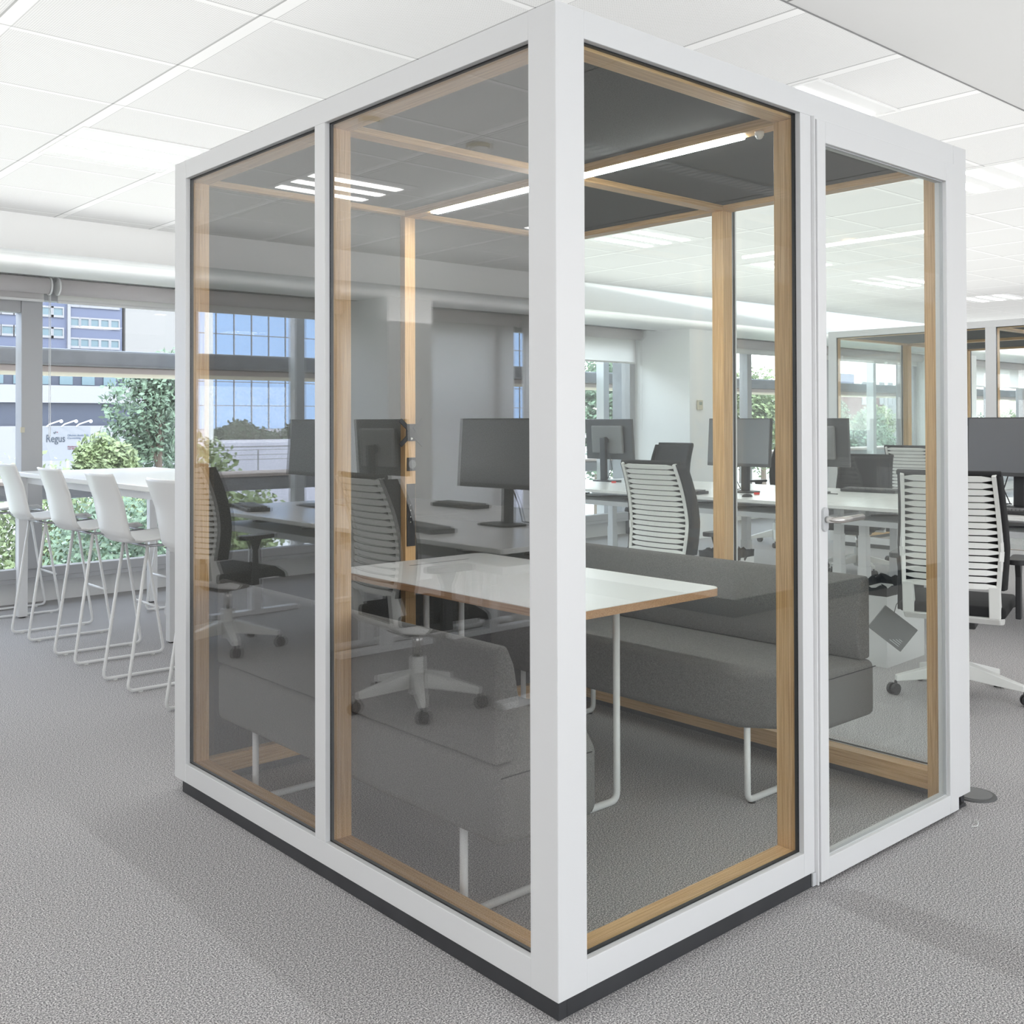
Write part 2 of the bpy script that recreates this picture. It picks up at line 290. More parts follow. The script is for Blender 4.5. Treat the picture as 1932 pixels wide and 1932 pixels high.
# ------------------------------------------------------------------ glazed booth
def booth(root, W_, D_, detail=True, left=True):
    H = 2.30; h0 = .042; fr = .067; P = .0925; t = .03; m0, m1 = W_ * .4865, W_ * .5135
    n0, n1 = D_ * .485, D_ * .5135
    def part(name, mat, *q, bevel=.0015, par=root): return bx(*q).build(name, mat, par, bevel)
    # outer white skin
    for (x, y) in ((0, 0), (W_, 0), (0, D_), (W_, D_)):
        sx = 1 if x == 0 else -1; sy = 1 if y == 0 else -1
        pts = [(x, y), (x + sx * P, y), (x + sx * P, y + sy * t), (x + sx * t, y + sy * t), (x + sx * t, y + sy * P), (x, y + sy * P)]
        MB().prism(pts, h0, H, 'z').build('corner_post', 'lacq', root, .002)
        part('corner_upright', 'oakz', *sorted((x + sx * .0302, x + sx * .092)), *sorted((y + sy * .0302, y + sy * .092)), .043, H - .06)
    for z0, z1, nm in ((h0, h0 + fr, 'bottom_rail'), (H - fr, H - .0008, 'top_rail')):
        part(nm, 'lacq', .0008, t, P, D_ - P, z0, z1); part(nm, 'lacq', W_ - t, W_ - .0008, P, D_ - P, z0, z1)
        part(nm, 'lacq', P, W_ - P, D_ - t, D_ - .0008, z0, z1)
        if nm == 'top_rail': part(nm, 'lacq', P, W_ - P, .0008, t, z0, z1)
        else: part(nm, 'lacq', P, m0, .0008, t, z0, z1)
    # inner oak rails
    for z0, z1 in ((.043, .107), (2.222, 2.25)):
        part('inner_rail', 'oaky', .0302, .092, .092, D_ - .092, z0, z1); part('inner_rail', 'oaky', W_ - .092, W_ - .0302, .092, D_ - .092, z0, z1)
        part('inner_rail', 'oakx', .092, W_ - .092, D_ - .092, D_ - .0302, z0, z1)
        part('inner_rail', 'oakx', .092, (m1 if z0 < 1 else W_ - .092), .0302, .092, z0, z1)
    # mullions: white outside, oak inside
    for (q, q2) in (((.0008, t, n0, n1), (.0302, .092, n0, n1)), ((W_ - t, W_ - .0008, n0, n1), (W_ - .092, W_ - .0302, n0, n1)), ((m0, m1, D_ - t, D_ - .0008), (m0, m1, D_ - .092, D_ - .0302)), ((m0, m1, .0008, t), (m0, m1, .0302, .092))):
        front = q[3] == t and q[0] == m0
        part('mullion', 'lacq', *q, h0 if front else h0 + fr, H - fr); part('inner_upright', 'oakz', *q2, .107, 2.222)
    # plinth
    part('plinth', 'plinth', .004, .03, .004, D_ - .06, 0, h0); part('plinth', 'plinth', W_ - .03, W_ - .004, .02, D_ - .06, 0, h0)
    part('plinth', 'plinth', .03, m1, .004, .03, 0, h0); part('plinth', 'plinth', .03, W_ - .03, D_ - .05, D_ - .03, 0, h0)
    # panes with black gasket
    def pane(face, a, b, z0, z1, g, par=root, e=.0035, gm='gasket'):
        nrm, pos = face
        def Q(u0, u1, w0, w1, d0, d1):
            return (pos + d0, pos + d1, u0, u1, w0, w1) if nrm == 'x' else (u0, u1, pos + d0, pos + d1, w0, w1)
        o = MB().box(*Q(a, b, z0, z1, 0, .010)).build('glass_pane', g, par)
        k = MB()
        for u0, u1, w0, w1 in ((a, a + e, z0, z1), (b - e, b, z0, z1), (a, b, z0, z0 + e), (a, b, z1 - e, z1)): k.box(*Q(u0, u1, w0, w1, -.0006, .0106))
        k.build('gasket', gm, o)
        return o
    zb, zt = h0 + fr, H - fr
    for a, b in ((P, n0), (n1, D_ - P)):
        pane(('x', .018), a, b, zb, zt, 'glassL' if detail else 'glassR'); pane(('x', W_ - .026), a, b, zb, zt, 'glassR')
    pane(('y', .018), P, m0, zb, zt, 'glassR')
    # roof, ceiling panels, cross beams
    part('roof_panel', 'plinth', .031, W_ - .031, .031, D_ - .031, 2.262, 2.28)
    part('ceiling_panel', 'felt', .0925, m0 - .001, .0925, n0 - .001, 2.243, 2.258); part('ceiling_panel', 'felt', m1 + .001, W_ - .0925, .0925, n0 - .001, 2.243, 2.258)
    part('ceiling_panel', 'felt', .0925, m0 - .001, n1 + .001, D_ - .0925, 2.243, 2.258); part('ceiling_panel', 'felt', m1 + .001, W_ - .0925, n1 + .001, D_ - .0925, 2.243, 2.258)
    part('ceiling_beam', 'oakx', .092, W_ - .092, n0, n1, 2.2225, 2.258); part('ceiling_beam', 'oaky', m0, m1, .092, n0, 2.215, 2.258); part('ceiling_beam', 'oaky', m0, m1, n1, D_ - .092, 2.215, 2.258)
    o = part('light_strip', 'led', m0 + .008, m1 - .008, .225, 1.765, 2.208, 2.2149)
    lc = MB().cyl(((m0 + m1) / 2, .16, 2.2149), ((m0 + m1) / 2, .16, 2.203), .014).ball(((m0 + m1) / 2, .16, 2.203), .012).build('motion_sensor', 'detector', root, smooth=True)
    # back wall panels
    if detail:
        part('back_panel', 'felt', .0925, m0 - .0005, D_ - .060, D_ - .032, .107, 2.222); part('back_panel', 'felt', m1 + .0005, W_ - .0925, D_ - .060, D_ - .032, .107, 2.222)
        mc = (m0 + m1) / 2; yf = D_ - .092
        # screen bracket with four arms
        b = MB(); b.box(mc - .026, mc + .026, yf - .008, yf - .004, 1.262, 1.335)
        for sx, sz in ((-1, 1), (1, 1), (-1, -1), (1, -1)):
            ang = math.atan2(sz * .045, sx * .052); cx_, cz_ = mc + sx * .036, 1.2985 + sz * .033
            mt = Matrix.Translation((cx_, yf - .010, cz_)) @ Matrix.Rotation(-ang, 4, 'Y')
            b.box(-.032, .032, -.002, .002, -.010, .010, mat=mt)
        br = b.build('screen_bracket', 'blackp', root, .001)
        for sx, z in ((-.014, 1.318), (.014, 1.318), (0, 1.272)): MB().cyl((mc + sx, yf - .0105, z), (mc + sx, yf - .0085, z), .0055).build('bracket_screw', 'chrome', br)
        part('bracket_post', 'greyp', mc - .015, mc + .015, yf - .004, yf, 1.27, 1.33)
        so = part('power_socket', 'blackp', mc - .020, mc + .024, yf - .006, yf - .0005, 1.135, 1.192)
        MB().cyl((mc + .005, yf - .0062, 1.163), (mc + .005, yf - .0075, 1.163), .019).build('socket_insert', 'greyp', so)
        so = part('socket_strip', 'blackp', mc - .022, mc + .022, yf - .006, yf - .0005, .815, 1.080)
        k = MB()
        for z in (.98, .93): k.cyl((mc, yf - .0062, z), (mc, yf - .008, z), .0175)
        k.build('socket_insert', 'gasket', so)
        for z in (.99, .968, .94, .918): MB().cyl((mc - .006, yf - .008, z), (mc - .006, yf - .0095, z), .003).build('socket_pin', 'chrome', so)
    else:
        pane(('y', D_ - .026), P, m0, zb, zt, 'glassR'); pane(('y', D_ - .026), m1, W_ - P, zb, zt, 'glassR')
    # door
    d0, d1, z0, z1 = m1 + .010, W_ - P - .040, .012, 2.222
    part('door_frame', 'lacq', m1 + .001, m1 + .0065, -.010, t, .004, 2.2325); part('door_frame', 'lacq', d1 + .0045, d1 + .0385, -.004, t, .004, 2.2325)
    part('door_frame', 'lacq', m1 + .0065, d1 + .0045, -.004, t, z1 + .004, 2.2325)
    part('door_jamb', 'oakz', W_ - .093 - .035, W_ - .0925, .0302, .092, .0, 2.222)
    part('threshold', 'plinth', m1, W_ - .03, .002, .03, 0, .0105)
    dr = bpy.data.objects.new('door', None); COL.objects.link(dr); dr.parent = root
    st = .044
    o = MB(); o.box(d0, d0 + st, -.014, .028, z0, z1).box(d1 - st, d1, -.014, .028, z0, z1).box(d0 + st, d1 - st, -.0138, .028, z0, z0 + .062).box(d0 + st, d1 - st, -.0138, .028, z1 - .062, z1)
    o.build('door_leaf', 'lacq', dr, .0015)
    pane(('y', .000), d0 + st, d1 - st, z0 + .062, z1 - .062, 'glassR', dr, .0022, 'silver')
    part('hinge_block', 'silver', m1 - .016, m1 + .0005, -.003, .0038, .004, h0 - .0005)
    part('door_seal', 'gasket', d0, d1, .004, .02, .004, .0115, bevel=0, par=dr)
    hx, hz = d0 + .024, 1.058
    pts = [(hx + .0135 * math.cos(a), hz + (.022 if math.sin(a) > 0 else -.022) + .0135 * math.sin(a)) for a in [math.pi * 2 * k / 24 + .01 for k in range(24)]]
    MB().prism(pts, -.022, -.0142, 'y').build('handle_rose', 'silver', dr, .001)
    path = bend([(hx, -.021, hz), (hx, -.062, hz), (hx + .135, -.058, hz + .002)], .028, 8)
    MB().tube(path, .0095, 16).build('handle', 'chrome', dr, smooth=True)
bt = thing('meeting_booth', 'white framed glass meeting booth with oak lining and dark grey ceiling, closest to camera', 'meeting booth')
booth(bt, 2.01, 2.03)
b2 = thing('meeting_booth', 'far oak lined glass booth by the right hand windows', 'meeting booth', (8.5, 1.05, 0))
booth(b2, 3.2, 3.5, detail=False)
# ------------------------------------------------------------------ sofas
def sofa(label):
    t = thing('sofa_bench', label, 'sofa', group=None)
    # seat, local x: 0 = outer back, 0.525 = front; y 0..1.6
    pts = [(0, 0), (.345, 0), (.525, .235), (.525, 1.58), (0, 1.58)]
    MB().prism(pts, .265, .470, 'z').build('seat', 'sofa', t, .028, smooth=True, seg=4)
    k = MB(); k.tube([(.003, -.0005, .445), (.33, -.0005, .445)], .0018, 6); k.tube([(.335, .006, .28), (.335, .006, .43)], .0018, 6); k.build('seam', 'stitch', t)
    prof = [(.002, .470), (.068, .470), (.088, .54), (.088, .62), (.068, .72), (.045, .768), (.018, .775), (.002, .762)]
    MB().prism(prof, .02, 1.58, 'y').build('backrest', 'sofa', t, .012, smooth=True, seg=3)
    k = MB(); k.tube([(x, .032, z) for x, z in ((.008, .49), (.008, .74), (.03, .762))], .0022, 6); k.build('seam', 'stitch', t)
    for y in (.215, 1.385):
        MB().tube(bend([(.055, y, .268), (.055, y, .013), (.49, y, .013), (.49, y, .268)], .03), .0115, 12).build('leg', 'stool', t, smooth=True)
    f = MB()
    for x, y in ((.08, .215), (.465, .215), (.08, 1.385), (.465, 1.385)): f.cyl((x, y, 0), (x, y, .006), .013)
    f.build('foot', 'blackp', t)
    return t
sa = sofa('grey upholstered bench sofa with its back to the left glass wall of the booth'); sa.location = (.0935, .305, 0)
sb = sofa('grey upholstered bench sofa along the booth wall facing the desks'); sb.location = (2.01 - .0935, .305, 0); sb.scale = (-1, 1, 1)
# ------------------------------------------------------------------ booth table
tb = thing('booth_table', 'white topped table with plywood edge standing between the two grey sofas', 'table', (1.0, 1.26, 0))
def rrect(x0, x1, y0, y1, r, n=6):
    out = []
    for cx_, cy_, a in ((x1 - r, y1 - r, 0), (x0 + r, y1 - r, 90), (x0 + r, y0 + r, 180), (x1 - r, y0 + r, 270)):
        out += [(cx_ + r * math.cos(math.radians(a + 90 * k / n)), cy_ + r * math.sin(math.radians(a + 90 * k / n))) for k in range(n + 1)]
    return out
MB().prism(rrect(-.39, .39, -.665, .672, .045), .728, .7535, 'z').build('tabletop', 'plyy', tb)
MB().prism(rrect(-.389, .389, -.664, .671, .045), .7536, .7555, 'z').build('laminate_top', 'desk', tb)
bx(-.10, .21, .535, .542, .7556, .7562).build('cable_slot', 'gasket', tb)
for y in (-.43, .44):
    MB().tube(bend([(-.09, y, .727), (-.09, y, .013), (.09, y, .013), (.09, y, .727)], .035), .0125, 12).build('leg', 'stool', tb, smooth=True)
# ------------------------------------------------------------------ office chair
def chair(label):
    """faces +x; origin on the floor under the gas column"""
    t = thing('office_chair', label, 'office chair')
    b = MB()
    for k in range(5):
        a = math.radians(72 * k + 44); c, s = math.cos(a), math.sin(a)
        p = [Vector((c * .045, s * .045, .165)), Vector((c * .30, s * .30, .095))]
        sd = Vector((-s, c, 0))
        v = [b.bm.verts.new(q) for q in (p[0] + sd * .028, p[0] - sd * .028, p[1] - sd * .017, p[1] + sd * .017)]
        u = [b.bm.verts.new(q) for q in (p[0] + sd * .028 - Vector((0, 0, .075)), p[0] - sd * .028 - Vector((0, 0, .075)), p[1] - sd * .017 - Vector((0, 0, .028)), p[1] + sd * .017 - Vector((0, 0, .028)))]
        fs = [b.bm.faces.new(v), b.bm.faces.new(u[::-1])] + [b.bm.faces.new((v[i], u[i], u[(i + 1) % 4], v[(i + 1) % 4])) for i in range(4)]
        bmesh.ops.recalc_face_normals(b.bm, faces=fs)
    b.cyl((0, 0, .06), (0, 0, .235), .038, .034).build('star_base', 'chairw', t, .004)
    MB().cyl((0, 0, .235), (0, 0, .37), .018).build('gas_column', 'chrome', t, smooth=True)
    for k in range(5):
        a = math.radians(72 * k + 44); c, s = math.cos(a) * .30, math.sin(a) * .30
        sd = Vector((-math.sin(a + .6), math.cos(a + .6), 0))
        w = MB(); q = Vector((c, s, .028)) + Vector((math.cos(a), math.sin(a), 0)) * .01
        for g in (-1, 1): w.cyl(q + sd * (g * .006), q + sd * (g * .022), .028, seg=18)
        w.cyl((c, s, .03), (c, s, .068), .007)
        w.build('caster', 'blackp', t, .002)
    MB().prism([(-.16, .40), (.12, .40), (.10, .355), (-.10, .345)], -.09, .09, 'y').build('mechanism', 'blackp', t, .008)
    MB().prism([(-.22, .425), (.20, .425), (.265, .405), (.255, .445), (.19, .485), (-.22, .478)], -.235, .235, 'y').build('seat', 'chairf', t, .016, smooth=True, seg=3)
    # back: profile x(z), slightly curved in plan
    def bxz(v):   # v 0..1 bottom..top
        z = .56 + .53 * v; x = -.235 - .05 * math.sin(v * 2.6 + .2) * 0 - .075 * v * v + .03 * math.sin(v * math.pi)
        return x - .0, z
    def wd(v): return .175 + .05 * min(1, (1 - v) * 1.0) if v > .45 else .2025 - .03 * (.45 - v) / .45 + .0
    def wdt(v): return .215 - .03 * abs(v - .35)
    fb = MB()
    fb.grid(lambda u, v: (bxz(v)[0] + .012 - .035 * (1 - (2 * u - 1) ** 2) + .02, (2 * u - 1) * (wdt(v) + .018), bxz(v)[1]), 10, 16)
    fb.build('back_upholstery', 'chairf', t, smooth=True, solid=.014)
    sl = MB(); n = 17
    for i in range(n):
        v0 = (i + .09) / n; v1 = (i + .91) / n
        x0, z0 = bxz(v0); x1, z1 = bxz(v1)
        for j in range(8):
            ua, ub = -1 + j / 4, -1 + (j + 1) / 4
            ends = []
            for uu in (ua, ub):
                dx = -.035 * (1 - uu * uu); y = uu * wdt((v0 + v1) / 2); ed = .32 if abs(uu) == 1 else 0
                za, zc = z0 + (z1 - z0) * ed, z1 - (z1 - z0) * ed
                xa, xc = x0 + (x1 - x0) * ed, x1 - (x1 - x0) * ed
                ends.append(((xa + dx, y, za), (xc + dx, y, zc)))
            (a0, a1), (b0, b1) = ends
            sl.bm.faces.new([sl.bm.verts.new(q) for q in (a0, b0, b1, a1)])
    sl.build('back_slats', 'chairw', t, smooth=False, solid=.006)
    for g in (-1, 1):
        r = MB(); pts = [(bxz(v)[0] - .002, g * (wdt(v) + .004), bxz(v)[1]) for v in [k / 12 for k in range(13)]]
        for p, q in zip(pts, pts[1:]):
            r.box(-.009, .009, -.010, .010, 0, (Vector(q) - Vector(p)).length + .002, mat=Matrix.Translation(p) @ (Vector(q) - Vector(p)).to_track_quat('Z', 'Y').to_matrix().to_4x4())
        r.build('back_rail', 'chairw', t)
        r = MB(); r.grid(lambda u, v: (bxz(v)[0] - .004 + .085 * u, g * (wdt(v) + .018 + .010 * math.sin(u * 2.2)), bxz(v)[1]), 4, 14); r.build('side_trim', 'chairf', t, smooth=True, solid=.012)
    x, z = bxz(1)
    MB().tube([(x + .01 - .035 * (1 - (k / 6) ** 2) + .014, (k / 6) * .225, z + .008) for k in range(-6, 7)], .014, 8).build('top_rail', 'chairf', t, smooth=True)
    # white lower bridge from seat mechanism to the back rails
    for g in (-1, 1): MB().prism([(-.250, .575), (-.225, .575), (-.175, .44), (-.235, .425)], g * .165, g * .215, 'y').build('back_bracket', 'chairw', t, .004)
    MB().prism([(-.235, .425), (-.175, .44), (-.05, .40), (-.08, .375), (-.20, .395)], -.215, .215, 'y').build('back_bridge', 'chairw', t, .008)
    for g in (-1, 1):
        a = MB(); a.prism([(-.03, .40), (.03, .40), (.022, .60), (.05, .665), (-.05, .665), (-.022, .60)], g * .255, g * .28, 'y')
        a.build('arm_post', 'blackp', t, .004)
        MB().prism(rrect(-.11, .13, g * .268 - .04, g * .268 + .04, .03), .665, .69, 'z').build('armrest', 'blackp', t, .004)
    return t
c0 = chair('x')
chairs = [
    ((3.40, .70, 0), .30, 'largest white slatted office chair, behind the right door jamb of the booth'),
    ((3.40, 2.42, 0), 0.0, 'white slatted office chair seen above the sofa back, facing the desks'),
    ((7.79, 3.12, 0), 0.0, 'white slatted office chair beyond the desks, in front of the far booth'),
    ((6.66, 5.40, 0), math.pi, 'black fronted office chair in front of the right hand pillar, facing the camera'),
    ((6.85, 3.25, 0), math.pi + .2, 'black fronted office chair across the desks, seen through the door glass'),
    ((8.02, 4.9, 0), math.pi - .2, 'black fronted office chair at the corner of the far booth'),
    ((.044 - 1.25, 4.12, 0), math.pi - .15, 'white slatted office chair at the desk nearest the windows, left of the booth'),
    ((.044 - 1.33, 2.33, 0), math.pi + .1, 'white slatted office chair at the nearer desk, left of the booth'),
]
for i, (l, r, lb) in enumerate(chairs): place(c0 if i == 0 else dup(c0), l, r, lb, 'slatted office chairs').scale = (1, 1, .93 if i == 4 else 1)
# ------------------------------------------------------------------ desks
def desk(label):
    """1.6 along y, 0.8 along x; origin at floor centre"""
    t = thing('sit_stand_desk', label, 'desk')
    bx(-.40, .40, -.798, .798, .735, .760).build('desktop', 'desk', t, .003)
    bx(-.30, .30, -.70, .70, .62, .66).build('cable_tray', 'silver', t, .003)
    MB().tube([(-.2 + .4 * random.random(), -.6 + k * .12, .668 + .012 * random.random()) for k in range(11)], .006, 6).build('cable', 'blackp', t)
    for y in (-.70, .70):
        l = MB(); l.box(-.035, .035, y - .035, y + .035, .03, .30).box(-.031, .031, y - .031, y + .031, .30, .52).box(-.027, .027, y - .027, y + .027, .52, .735)
        l.build('lift_leg', 'lacq', t, .002)
        bx(-.33, .33, y - .035, y + .035, 0, .032).build('foot', 'lacq', t, .004)
    return t
d0_ = desk('x'); first = True
def put_desk(x, y, lb, grp):
    global first
    o = d0_ if first else dup(d0_); first = False
    place(o, (x, y, 0), 0, lb, grp)
for k, y in enumerate((1.55, 3.15, 4.75)):
    w = ('right of the booth door', 'behind the slatted chair seen above the sofa', 'closest to the windows on the right')[k]
    put_desk(5.22, y, 'white sit-stand desk in the near row, %s' % w, 'desks right of the booth')
    put_desk(6.03, y, 'white sit-stand desk in the far row, %s' % w, 'desks right of the booth')
for k, y in enumerate((2.72, 4.32)):
    w = ('farther from the windows', 'next to the windows')[k]
    put_desk(-1.86, y, 'white sit-stand desk left of the booth, inner row, %s' % w, 'desks left of the booth')
    put_desk(-2.67, y, 'white sit-stand desk left of the booth, outer row, %s' % w, 'desks left of the booth')
# ------------------------------------------------------------------ monitors, keyboards, mice
def monitor(label, dark=True):
    """screen faces -x, base at z=0"""
    t = thing('monitor', label, 'monitor')
    tilt = Matrix.Translation((0, 0, .40)) @ Matrix.Rotation(math.radians(4), 4, 'Y')
    bx(-.018, .012, -.305, .305, -.19, .20, mat=tilt).build('housing', 'bezel', t, .004)
    bx(-.0195, -.0182, -.296, .296, -.165, .192, mat=tilt).build('screen', 'screen', t)
    MB().box(.012, .045, -.20, .20, -.13, .14, mat=tilt).build('rear_cover', 'greyp', t, .012)
    MB().cyl(tilt @ Vector((.045, 0, 0)), tilt @ Vector((.075, 0, -.01)), .035).build('hinge', 'blackp', t)
    MB().prism([(.06, .008), (.095, .008), (.105, .42), (.07, .42)], -.035, .035, 'y').build('stand', 'blackp', t, .005)
    MB().prism(rrect(-.06, .13, -.13, .13, .05), 0, .010, 'z').build('stand_base', 'blackp', t, .002)
    MB().tube([(.05, .05, .25), (.07, .10, .12), (.12, .08, .02), (.16, .15, .008), (.14, .28, .006)], .004, 6).build('cable', 'blackp', t, smooth=True)
    return t
m0_ = monitor('x'); dz = .7605
mons = [
    ((5.42, 1.28, dz), 0.0, 'black monitor at the right edge of the picture, screen facing the camera'),
    ((5.42, 3.47, dz), 0.0, 'black monitor seen through the booth, behind its right oak upright'),
    ((5.83, 5.30, dz), math.pi, 'black monitor showing its back, just right of the white corner post'),
    ((5.85, 3.05, dz), math.pi + .05, 'monitor showing its back above the booth door handle'),
    ((5.85, 1.70, dz), math.pi, 'monitor showing its back beside the right oak jamb of the door'),
    ((.044 - 2.14, 4.66, dz), math.pi + .05, 'monitor on the desk next to the windows, left of the booth, screen to the booth'),
    ((.044 - 2.20, 2.75, dz), math.pi - .05, 'monitor on the nearer desk left of the booth, screen to the booth'),
    ((.044 - 2.55, 4.40, dz), 0.0, 'monitor on the outer desk left of the booth, back to the booth'),
]
for i, (l, r, lb) in enumerate(mons): place(m0_ if i == 0 else dup(m0_), l, r, lb, 'desk monitors')
def keyboard(label):
    t = thing('keyboard', label, 'keyboard')
    bx(-.075, .075, -.23, .23, 0, .024).build('key_bed', 'blackp', t, .004)
    k = MB()
    for i in range(5):
        for j in range(18): k.box(-.060 + i * .024, -.041 + i * .024, -.212 + j * .0235, -.193 + j * .0235, .024, .033)
    k.build('keys', 'greyp', t)
    return t
k0 = keyboard('x')
for i, (l, r, lb) in enumerate([((5.02, 1.20, dz), 0, 'black keyboard below the monitor at the right edge'), ((5.0, 3.75, dz), .05, 'black keyboard on the desk behind the slatted chair seen above the sofa'),
    ((6.2, 2.75, dz), .1, 'black keyboard on the far desk row, seen through the door glass'), ((.044 - 1.72, 4.72, dz), .25, 'black keyboard on the desk next to the windows, left of the booth'),
    ((.044 - 1.75, 2.85, dz), .15, 'black keyboard on the nearer desk left of the booth'), ((.044 - 2.85, 3.9, dz), 0, 'black keyboard on the outer desk row left of the booth')]):
    place(k0 if i == 0 else dup(k0), l, r, lb, 'desk keyboards')
def mouse(loc, label):
    t = MB().ball((0, 0, 0), .05, 2, (1.1, .65, .5))
    for v in t.bm.verts: v.co.z = max(v.co.z, 0)
    o = t.build('computer_mouse', 'blackp', smooth=True); o.location = loc; tag(o, label, 'mouse', 'desk mice'); return o
mouse((5.05, 3.13, dz), 'black mouse beside the oak upright, under the monitor in the booth view'); mouse((.044 - 1.70, 5.0, dz), 'black mouse at the window end of the desk left of the booth')
for (l, lb) in (((5.30, 3.22, dz), 'red cable tag under the monitor behind the right oak upright'), ((5.62, 5.05, dz), 'red cable tag at the monitor stand by the white corner post')):
    o = bx(-.008, .008, -.022, .022, 0, .016).build('cable_tag', 'red', None, .003); o.location = l; o.rotation_euler = (0, 0, .6); tag(o, lb, 'cable tag', 'red cable tags')
# ------------------------------------------------------------------ bins and pouch
def waste_bin(loc, rz, label, w=.26, d=.46, h=.385):
    t = thing('waste_bin', label, 'waste bin', loc, rz, 'waste bins')
    b = MB(); b.box(0, d, 0, .006, 0, h).box(0, d, w - .006, w, 0, h).box(0, .006, .006, w - .006, 0, h).box(d - .006, d, .006, w - .006, 0, h).box(.006, d - .006, .006, w - .006, 0, .01)
    b.build('bin_body', 'lacq', t, .001)
    rnd = random.Random(3)
    def f(u, v):
        a = u * 2 * math.pi; r = .30 + .12 * v; z = h - .07 + .12 * v + (rnd.random() - .5) * .025 * v
        cx_, cy_ = d / 2, w / 2; c, s = math.cos(a), math.sin(a); k = 1 / max(abs(c), abs(s)) * .97
        wob = 1 + (rnd.random() - .5) * .03 + .03 * v
        return (cx_ + c * k * d / 2 * wob, cy_ + s * k * w / 2 * wob, z)
    MB().grid(f, 40, 4).build('bin_liner', 'bag', t, solid=.002)
    return t
waste_bin((3.66, 1.22, 0), .05, 'white box bin with crumpled black liner, between the sofa end and the slatted chair')
waste_bin((4.28, 2.72, 0), .05, 'white box bin with black liner, seen just above the sofa back by the oak upright', d=.30)
p = thing('document_pouch', 'dark glossy pouch hanging at an angle below the slatted chair by the booth door', 'pouch', (3.29, .985, .30))
mt = Matrix.Rotation(math.radians(-48), 4, 'Z') @ Matrix.Rotation(math.radians(38), 4, 'Y')
bx(-.10, .10, -.006, .006, -.07, .07, mat=mt).build('pouch_body', 'greyp', p, .003)
k = MB()
for i in range(4): k.box(.02 + .012 * i, .075, -.0068, -.0061, -.055 + .01 * i, -.052 + .01 * i, mat=mt)
k.build('printed_lines', 'silver', p)
MB().tube([(0, 0, .05), (.02, -.01, .12), (.06, -.05, .17)], .002, 6).build('cord', 'blackp', p)
# ------------------------------------------------------------------ high table and stools
ht = thing('high_table', 'long white bar height table by the windows', 'high table', (1.10, 4.4, 0))
bx(-.5, .5, -1.15, 1.62, .975, 1.005).build('tabletop', 'desk', ht, .004)
bx(-.44, .44, -1.09, 1.56, .925, .974).build('apron', 'lacq', ht, .002)
for x, y in ((-.46, 1.57), (.46, 1.57), (-.46, -1.09), (.46, -1.09), (-.03, .09), ):
    l = bx(x - .03, x + .03, y - .03, y + .03, .008, .975).build('leg', 'lacq', ht, .003)
    MB().cyl((x, y, 0), (x, y, .008), .024).build('glide', 'blackp', l)
def stool(label):
    """faces +x, sled base along x"""
    t = thing('bar_stool', label, 'bar stool')
    # one-piece shell: path in x,z from front edge of seat to top of back
    path = [(.20, .735), (.17, .752), (.05, .745), (-.10, .735), (-.165, .745), (-.200, .785), (-.215, .85), (-.235, .95), (-.27, 1.05), (-.285, 1.09)]
    def fn(u, v):
        k = v * (len(path) - 1); i = min(int(k), len(path) - 2); f = k - i
        x = path[i][0] * (1 - f) + path[i + 1][0] * f; z = path[i][1] * (1 - f) + path[i + 1][1] * f
        w = .20 if v < .5 else .20 - .015 * (v - .5) * 2; q = 2 * u - 1
        if v < .45: z += .018 * q * q
        else: x += .030 * q * q
        return (x - .085, q * w, z)
    MB().grid(fn, 10, 27).build('shell', 'stool', t, smooth=True, solid=.011)
    for g in (-1, 1):
        pts = bend([(-.15, g * .155, .725), (-.255, g * .165, .012), (.255, g * .165, .012), (.14, g * .155, .725)], .035)
        MB().tube(pts, .0085, 10).build('sled_leg', 'stool', t, smooth=True)
        f = MB(); f.cyl((-.19, g * .165, 0), (-.19, g * .165, .006), .012).cyl((.19, g * .165, 0), (.19, g * .165, .006), .012); f.build('glide', 'stool', t)
    MB().tube([(.222, -.165, .27), (.222, .165, .27)], .008, 8).build('footrest', 'stool', t, smooth=True)
    MB().tube([(-.15, -.155, .722), (-.15, .155, .722)], .008, 8).tube([(.14, -.155, .722), (.14, .155, .722)], .008, 8).tube([(-.16, -.15, .722), (.14, -.15, .722)], .007, 8).tube([(-.16, .15, .722), (.14, .15, .722)], .007, 8).build('seat_frame', 'steel', t, smooth=True)
    return t
s0 = stool('x')
sts = [((.66, 6.185, 0), 0, 'white bar stool cut by the left edge of the picture'), ((.665, 5.24, 0), 0, 'white bar stool second from the left edge, in front of the table leg'),
       ((.655, 4.41, 0), 0, 'white bar stool in the middle of the near row, whole in view'), ((.645, 3.63, 0), 0, 'white bar stool half hidden by the booth corner'), ((.65, 2.86, 0), 0, 'white bar stool hidden behind the booth corner except its sled'),
       ((1.62, 5.45, 0), math.pi, 'white bar stool across the high table, nearest the window'), ((1.62, 4.75, 0), math.pi, 'white bar stool across the high table, half hidden by the booth corner')]
for i, (l, r, lb) in enumerate(sts): place(s0 if i == 0 else dup(s0), l, r, lb, 'white sled bar stools')
